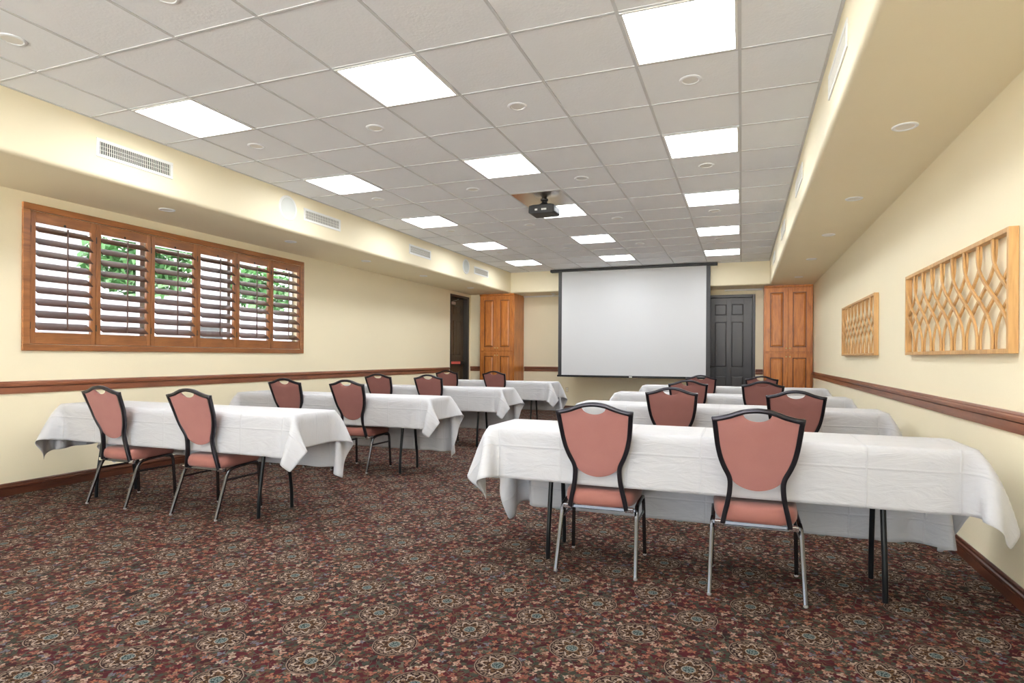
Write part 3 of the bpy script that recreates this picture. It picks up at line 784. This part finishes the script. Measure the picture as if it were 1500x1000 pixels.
    # side frames
    for s in (-1, 1):
        path = [(s*0.218, 0.006, 0.012), (s*0.209, 0.116, 0.330), (s*0.205, 0.165, 0.350)]
        lg = MB().bar(seg_pts(path, 5, 0.05), 0.019, 0.022, ref=(1, 0, 0)).build('leg', M['chairleg'], t, smooth=True, angle=50)
        MB().lathe([(0.007, 0.0), (0.0105, 0.003), (0.0105, 0.012), (0.006, 0.016)], (s*0.218, 0.006, 0), 'Z', 12).build('glide', M['glide'], lg, smooth=True)
        MB().bar([(s*0.205, 0.150, 0.344), (s*0.205, 0.20, 0.354), (s*0.206, 0.33, 0.360)], 0.019, 0.020, ref=(1, 0, 0)).build('side_rail', M['chairleg'], t, smooth=True, angle=50)
        path = [(s*0.206, 0.325, 0.360), (s*0.210, 0.405, 0.362), (s*0.218, 0.424, 0.012)]
        lg = MB().bar(seg_pts(path, 6, 0.06), 0.019, 0.020, ref=(1, 0, 0)).build('leg', M['chairleg'], t, smooth=True, angle=50)
        MB().lathe([(0.007, 0.0), (0.0105, 0.003), (0.0105, 0.012), (0.006, 0.016)], (s*0.218, 0.424, 0), 'Z', 12).build('glide', M['glide'], lg, smooth=True)
        MB().bar([(s*0.2105, 0.094, 0.272), (s*0.2125, 0.412, 0.272)], 0.010, 0.016, ref=(0, 0, 1)).build('stretcher', M['chairleg'], t, smooth=True, angle=50)
        MB().lathe([(0.004, 0), (0.006, -0.002), (0.001, -0.005)], (s*0.215, 0.410, 0.235), 'Y', 10).build('rivet', M['chrome'], t)
        MB().box((s*0.150, 0.078, 0.332), (s*0.196, 0.108, 0.358)).build('clamp', M['chrome'], t, bevel=0.004)
    MB().bar([(-0.203, 0.104, 0.342), (0.203, 0.104, 0.342)], 0.016, 0.020, ref=(0, 0.26, 0.966)).build('rear_bar', M['chairleg'], t, smooth=True, angle=40)
    MB().box((-0.20, 0.395, 0.333), (0.20, 0.41, 0.350)).build('front_bar', M['chairleg'], t, bevel=0.003)
    return t
ch0 = chair(); first = True
TBL = {'R1': (-0.200, 3.437), 'R2': (-0.172, 5.32), 'R3': (-0.165, 6.95), 'R4': (-0.145, 8.88),
       'L1': (-4.130, 3.485), 'L2': (-4.075, 5.27), 'L3': (-4.09, 7.13), 'L4': (-4.12, 9.28)}
rank = {'1': 'last table from screen', '2': 'third table from screen', '3': 'second table from screen', '4': 'first table from screen'}
blk = {'R': 'art-wall block', 'L': 'window-wall block'}
CH = [('R1', -0.739, 3.10, 2, 'aisle'), ('R1', 0.072, 3.055, 1, 'wall'), ('R2', -0.536, 4.93, 0, 'aisle'), ('R2', 0.385, 4.88, -2, 'wall'),
      ('R3', -0.547, 6.62, 1, 'aisle'), ('R3', 0.207, 6.62, 0, 'wall'), ('R4', -0.530, 8.55, 0, 'aisle'), ('R4', 0.252, 8.56, 2, 'wall'),
      ('L1', -4.615, 3.135, -1, 'wall'), ('L1', -3.712, 3.14, 0, 'aisle'), ('L2', -4.54, 4.98, 1, 'wall'), ('L2', -3.735, 4.96, -1, 'aisle'),
      ('L3', -4.64, 6.83, 0, 'wall'), ('L3', -3.868, 6.83, 1, 'aisle'), ('L4', -4.74, 9.0, 0, 'wall'), ('L4', -3.86, 9.0, -1, 'aisle')]
for tb, x, y, rot, sd in CH:
    o = ch0 if first else copy_tree(ch0); first = False
    o.location = (x, y, 0); o.rotation_euler = (0, 0, math.radians(rot))
    tag(o, 'rose shield-back chair, %s side, %s, %s' % (sd, rank[tb[1]], blk[tb[0]]), 'chair', 'rose shield-back banquet chairs')

# ================================================================== TABLES AND CLOTHS
def table():
    t = thing('folding_table', '', 'table'); TW, TL = 0.457, 2.44
    MB().box((-TL/2+0.014, -TW/2+0.014, 0.722), (TL/2-0.014, TW/2-0.014, 0.751)).build('tabletop', M['tabletop'], t, bevel=0.008)
    for s in (-1, 1):
        for q in (-1, 1):
            path = [(s*0.855, q*0.105, 0.722), (s*0.855, q*0.118, 0.45), (s*0.857, q*0.165, 0.13), (s*0.857, q*0.168, 0.0)]
            MB().tube(seg_pts(path, 5, 0.06), 0.0135, 12, ref=(1, 0, 0)).build('leg', M['blackmetal'], t, smooth=True)
        MB().tube([(s*0.855, -0.118, 0.452), (s*0.855, 0.118, 0.452)], 0.010, 10).build('crossbar', M['blackmetal'], t, smooth=True)
        MB().bar([(s*0.855, 0, 0.452), (s*0.60, 0, 0.715)], 0.018, 0.006).build('brace', M['blackmetal'], t)
        MB().box((s*0.855-0.02, -0.14, 0.705), (s*0.855+0.02, 0.14, 0.722)).build('leg_bracket', M['blackmetal'], t)
    return t
tb0 = table(); first = True
# ---- the cloths are draped here: a small mass-spring solver lets each cloth fall over its table top
FLAP_L, TOP_U, FLAP_R, FLAP_F, TOP_V, FLAP_B = 9, 60, 9, 9, 11, 15     # cells of each flap and of the top
grid_across, grid_deep = FLAP_L+TOP_U+FLAP_R+1, FLAP_F+TOP_V+FLAP_B+1
CLEN = 3.05
CLOTHS = [('R1', 1.32, 0.30, 0.003), ('R2', 1.30, 0.27, -0.004), ('R3', 1.31, 0.32, 0.003), ('R4', 1.29, 0.30, 0.0),
          ('L1', 1.19, 0.235, -0.002), ('L2', 1.33, 0.22, 0.004), ('L3', 1.32, 0.23, -0.003), ('L4', 1.24, 0.27, 0.003)]
def steps3(a, b, c, d, n0, n1, n2):
    return np.concatenate([np.linspace(a, b, n0+1)[:-1], np.linspace(b, c, n1+1)[:-1], np.linspace(c, d, n2+1)])
def drape(steps=430, subs=10):
    table_l, table_w, top, front = 2.44, 0.457, 0.762, 0.296
    B = len(CLOTHS); rng = np.random.default_rng(11)
    P = np.zeros((3, B, grid_deep, grid_across)); flat = {}
    for b, (k, cw, endr, rot) in enumerate(CLOTHS):
        endl = CLEN-table_l-endr; rear = cw-table_w-front
        us = steps3(-table_l/2-endl, -table_l/2, table_l/2, table_l/2+endr, FLAP_L, TOP_U, FLAP_R)
        vs = steps3(-table_w/2-front, -table_w/2, table_w/2, table_w/2+rear, FLAP_F, TOP_V, FLAP_B)
        U, V = np.meshgrid(us, vs); P[0, b] = U; P[1, b] = V; P[2, b] = top; flat[k] = (U, V)
    W = np.where((np.abs(P[0]) < table_l/2+1e-4) & (np.abs(P[1]) < table_w/2+1e-4), 0.0, 1.0)
    F = P.copy(); cons = []
    def add(a, b, stiff):
        A, Bq = (slice(None), slice(None))+a, (slice(None), slice(None))+b
        d = F[Bq]-F[A]; rest = np.sqrt((d*d).sum(0))
        wa, wb = W[(slice(None),)+a], W[(slice(None),)+b]; ws = wa+wb
        iw = np.where(ws > 0, stiff/np.maximum(ws, 1e-9), 0.0)
        cons.append((A, Bq, rest, iw*wa, iw*wb, stiff < 0.2))
    n0, n1 = grid_deep, grid_across; al = slice(None)
    for par in (0, 1):
        add((al, slice(par, n1-1, 2)), (al, slice(par+1, n1, 2)), 1.0)
        add((slice(par, n0-1, 2), al), (slice(par+1, n0, 2), al), 1.0)
        add((slice(par, n0-1, 2), slice(0, n1-1)), (slice(par+1, n0, 2), slice(1, n1)), 0.5)
        add((slice(par, n0-1, 2), slice(1, n1)), (slice(par+1, n0, 2), slice(0, n1-1)), 0.5)
    for par in (0, 1, 2, 3):
        add((al, slice(par, n1-2, 4)), (al, slice(par+2, n1, 4)), 0.05)
        add((slice(par, n0-2, 4), al), (slice(par+2, n0, 4), al), 0.05)
    P = P+rng.normal(0, 0.002, P.shape)*W; P[2] -= 0.002*W
    Q = P.copy(); dt2 = (1/100.0)**2*9.8; r = 0.004
    for it in range(steps):
        vel = (P-Q)*(0.98 if it < steps*0.6 else 0.93)*W
        Q = P.copy(); P = P+vel; P[2] -= dt2*W
        for _ in range(subs):
            for a, b, rest, wa, wb, soft in cons:
                d = P[b]-P[a]; ln = np.sqrt(d[0]*d[0]+d[1]*d[1]+d[2]*d[2])+1e-9
                f = (ln-rest)/ln
                if soft: f = np.minimum(f, 0)
                d *= f; P[a] += d*wa; P[b] -= d*wb
        ax = table_l/2+r-np.abs(P[0]); ay = table_w/2+r-np.abs(P[1]); az = top-P[2]
        ins = (ax > 0) & (ay > 0) & (az > 0) & (W > 0)
        mn = np.minimum(np.minimum(ax, ay), az)
        mz = ins & (az <= mn); mx = ins & ~mz & (ax <= ay); my = ins & ~mz & ~mx
        P[2][mz] = top; P[0][mx] = np.sign(P[0][mx])*(table_l/2+r); P[1][my] = np.sign(P[1][my])*(table_w/2+r)
        Q[:, ins] += 0.3*(P[:, ins]-Q[:, ins])
    return {c[0]: P[:, b] for b, c in enumerate(CLOTHS)}, flat
DRAPE, FLAT = drape()
def cloth(k, name, label):
    q = DRAPE[k].transpose(1, 2, 0)
    vs = [tuple(map(float, p)) for p in q.reshape(-1, 3)]
    fs = [(j*grid_across+i, j*grid_across+i+1, (j+1)*grid_across+i+1, (j+1)*grid_across+i) for j in range(grid_deep-1) for i in range(grid_across-1)]
    me = bpy.data.meshes.new(name); me.from_pydata(vs, [], fs); me.update()
    uv = me.uv_layers.new(name='UVMap')
    ii = np.empty(len(me.loops), dtype=np.int32); me.loops.foreach_get('vertex_index', ii)
    uv.data.foreach_set('uv', np.stack([FLAT[k][0].ravel()[ii], FLAT[k][1].ravel()[ii]], -1).ravel().astype(np.float32))
    cr = me.attributes.new('crease_edge', 'FLOAT', 'EDGE')
    ev = np.empty(len(me.edges)*2, dtype=np.int32); me.edges.foreach_get('vertices', ev); ev = ev.reshape(-1, 2)
    ei, ej = ev % grid_across, ev // grid_across
    on_u = [((ej == q).all(1)) & (ei.min(1) >= FLAP_L) & (ei.max(1) <= FLAP_L+TOP_U) for q in (FLAP_F, FLAP_F+TOP_V)]
    on_v = [((ei == q).all(1)) & (ej.min(1) >= FLAP_F) & (ej.max(1) <= FLAP_F+TOP_V) for q in (FLAP_L, FLAP_L+TOP_U)]
    cr.data.foreach_set('value', np.where(on_u[0] | on_u[1] | on_v[0] | on_v[1], 0.55, 0.0).astype(np.float32))
    me.polygons.foreach_set('use_smooth', [True]*len(me.polygons)); me.materials.append(M['cloth'])
    o = bpy.data.objects.new(name, me); C.objects.link(o)
    s = o.modifiers.new('round', 'SUBSURF'); s.levels = 1; s.render_levels = 1
    so = o.modifiers.new('thickness', 'SOLIDIFY'); so.thickness = 0.0015; so.offset = 1
    return tag(o, label, 'tablecloth', 'white tablecloths on the training tables')
for k, (x, y) in TBL.items():
    o = tb0 if first else copy_tree(tb0); first = False
    o.location = (x, y, 0)
    tag(o, 'folding table under white cloth, %s, %s' % (rank[k[1]], blk[k[0]]), 'table', 'narrow folding tables in two blocks')
    c = cloth(k, 'tablecloth', 'white cloth draped over %s, %s' % (rank[k[1]], blk[k[0]]))
    c.location = (x, y, 0.0005)

# ================================================================== OUTSIDE
M['concrete'] = (lambda t: t.set(Base_Color=t.mix(t.noise(t.coord(), 2, 4), (0.50, 0.49, 0.47), (0.62, 0.61, 0.59)), Roughness=0.9))(NT('patio_concrete'))
M['stucco'] = paint('pale_stucco', (0.30, 0.285, 0.31))
M['leaf'] = (lambda t: t.set(Base_Color=t.mix(t.noise(t.coord(), 3, 2), (0.03, 0.10, 0.03), (0.08, 0.19, 0.055)), Roughness=0.5))(NT('tree_leaf'))
M['bark'] = plain('tree_bark', (0.12, 0.08, 0.05), 0.9)
M['paving'] = (lambda t: t.set(Base_Color=t.mix(t.noise(t.coord(), 3, 4), (0.13, 0.13, 0.13), (0.19, 0.19, 0.19)), Roughness=0.9))(NT('dark_paving'))
struct('ground', MB().box((XL-0.2, -40, -0.25), (12, YR-0.2, -0.12)), M['concrete'])
struct('garden_ground', MB().box((-40, -40, -0.25), (XL-0.2, 40, -0.12)), M['paving'])
bd = thing('neighbouring_building', 'pale stucco building seen through the window louvres', 'building', (-15.0, 9.0, -0.12))
MB().box((-3, -16, 0), (0, 22, 4.2)).build('building_wall', M['stucco'], bd)
MB().prism([(-3.4, 4.2), (0.5, 4.2), (-1.5, 5.4)], -16.4, 22.4, 'Y').build('building_roof', M['concrete'], bd)
for y in (-9.5, -6.2, -2.4, 3.6): MB().box((-0.02, y, 0.9), (0.03, y+1.1, 2.3)).build('building_window', M['ventdark'], bd)
struct('added_sky_blocker', MB().box((XL-3.3, -2, 2.95), (XL-0.2, 14, 3.1)), M['stucco'])  # unseen slab added to keep skylight off the louvres
rnd = random.Random(5)
def tree(x, y, h, rad, n, label):
    t = thing('garden_tree', label, 'tree', (x, y, -0.12))
    MB().tube([(0, 0, 0), (0.05, 0.03, h*0.4), (0, 0, h*0.75)], 0.07, 8, ref=(1, 0, 0)).build('trunk', M['bark'], t, smooth=True)
    f = MB()
    for _ in range(n):
        d = Vector((rnd.gauss(0, 1), rnd.gauss(0, 1), rnd.gauss(0, 1))).normalized()*rad*rnd.random()**0.4
        c_ = Vector((0, 0, h*0.72))+Vector((d.x, d.y, d.z*0.75)); s = 0.09+0.07*rnd.random()
        a = Vector((rnd.gauss(0, 1), rnd.gauss(0, 1), rnd.gauss(0, 1))).normalized(); b_ = a.cross(Vector((rnd.random(), rnd.random(), 1))).normalized(); n_ = a.cross(b_)
        f.add([c_-a*s, c_+b_*s*0.45+n_*0.01, c_+a*s, c_-b_*s*0.45+n_*0.01], [(0, 1, 2, 3)])
    f.build('foliage', M['leaf'], t)
    return t
tree(-10.8, 8.0, 4.3, 0.95, 1500, 'leafy green tree seen through the middle louvres of the window')
tree(-11.5, 11.9, 4.2, 0.9, 1100, 'leafy green tree seen through the shutter panels closer to the screen')
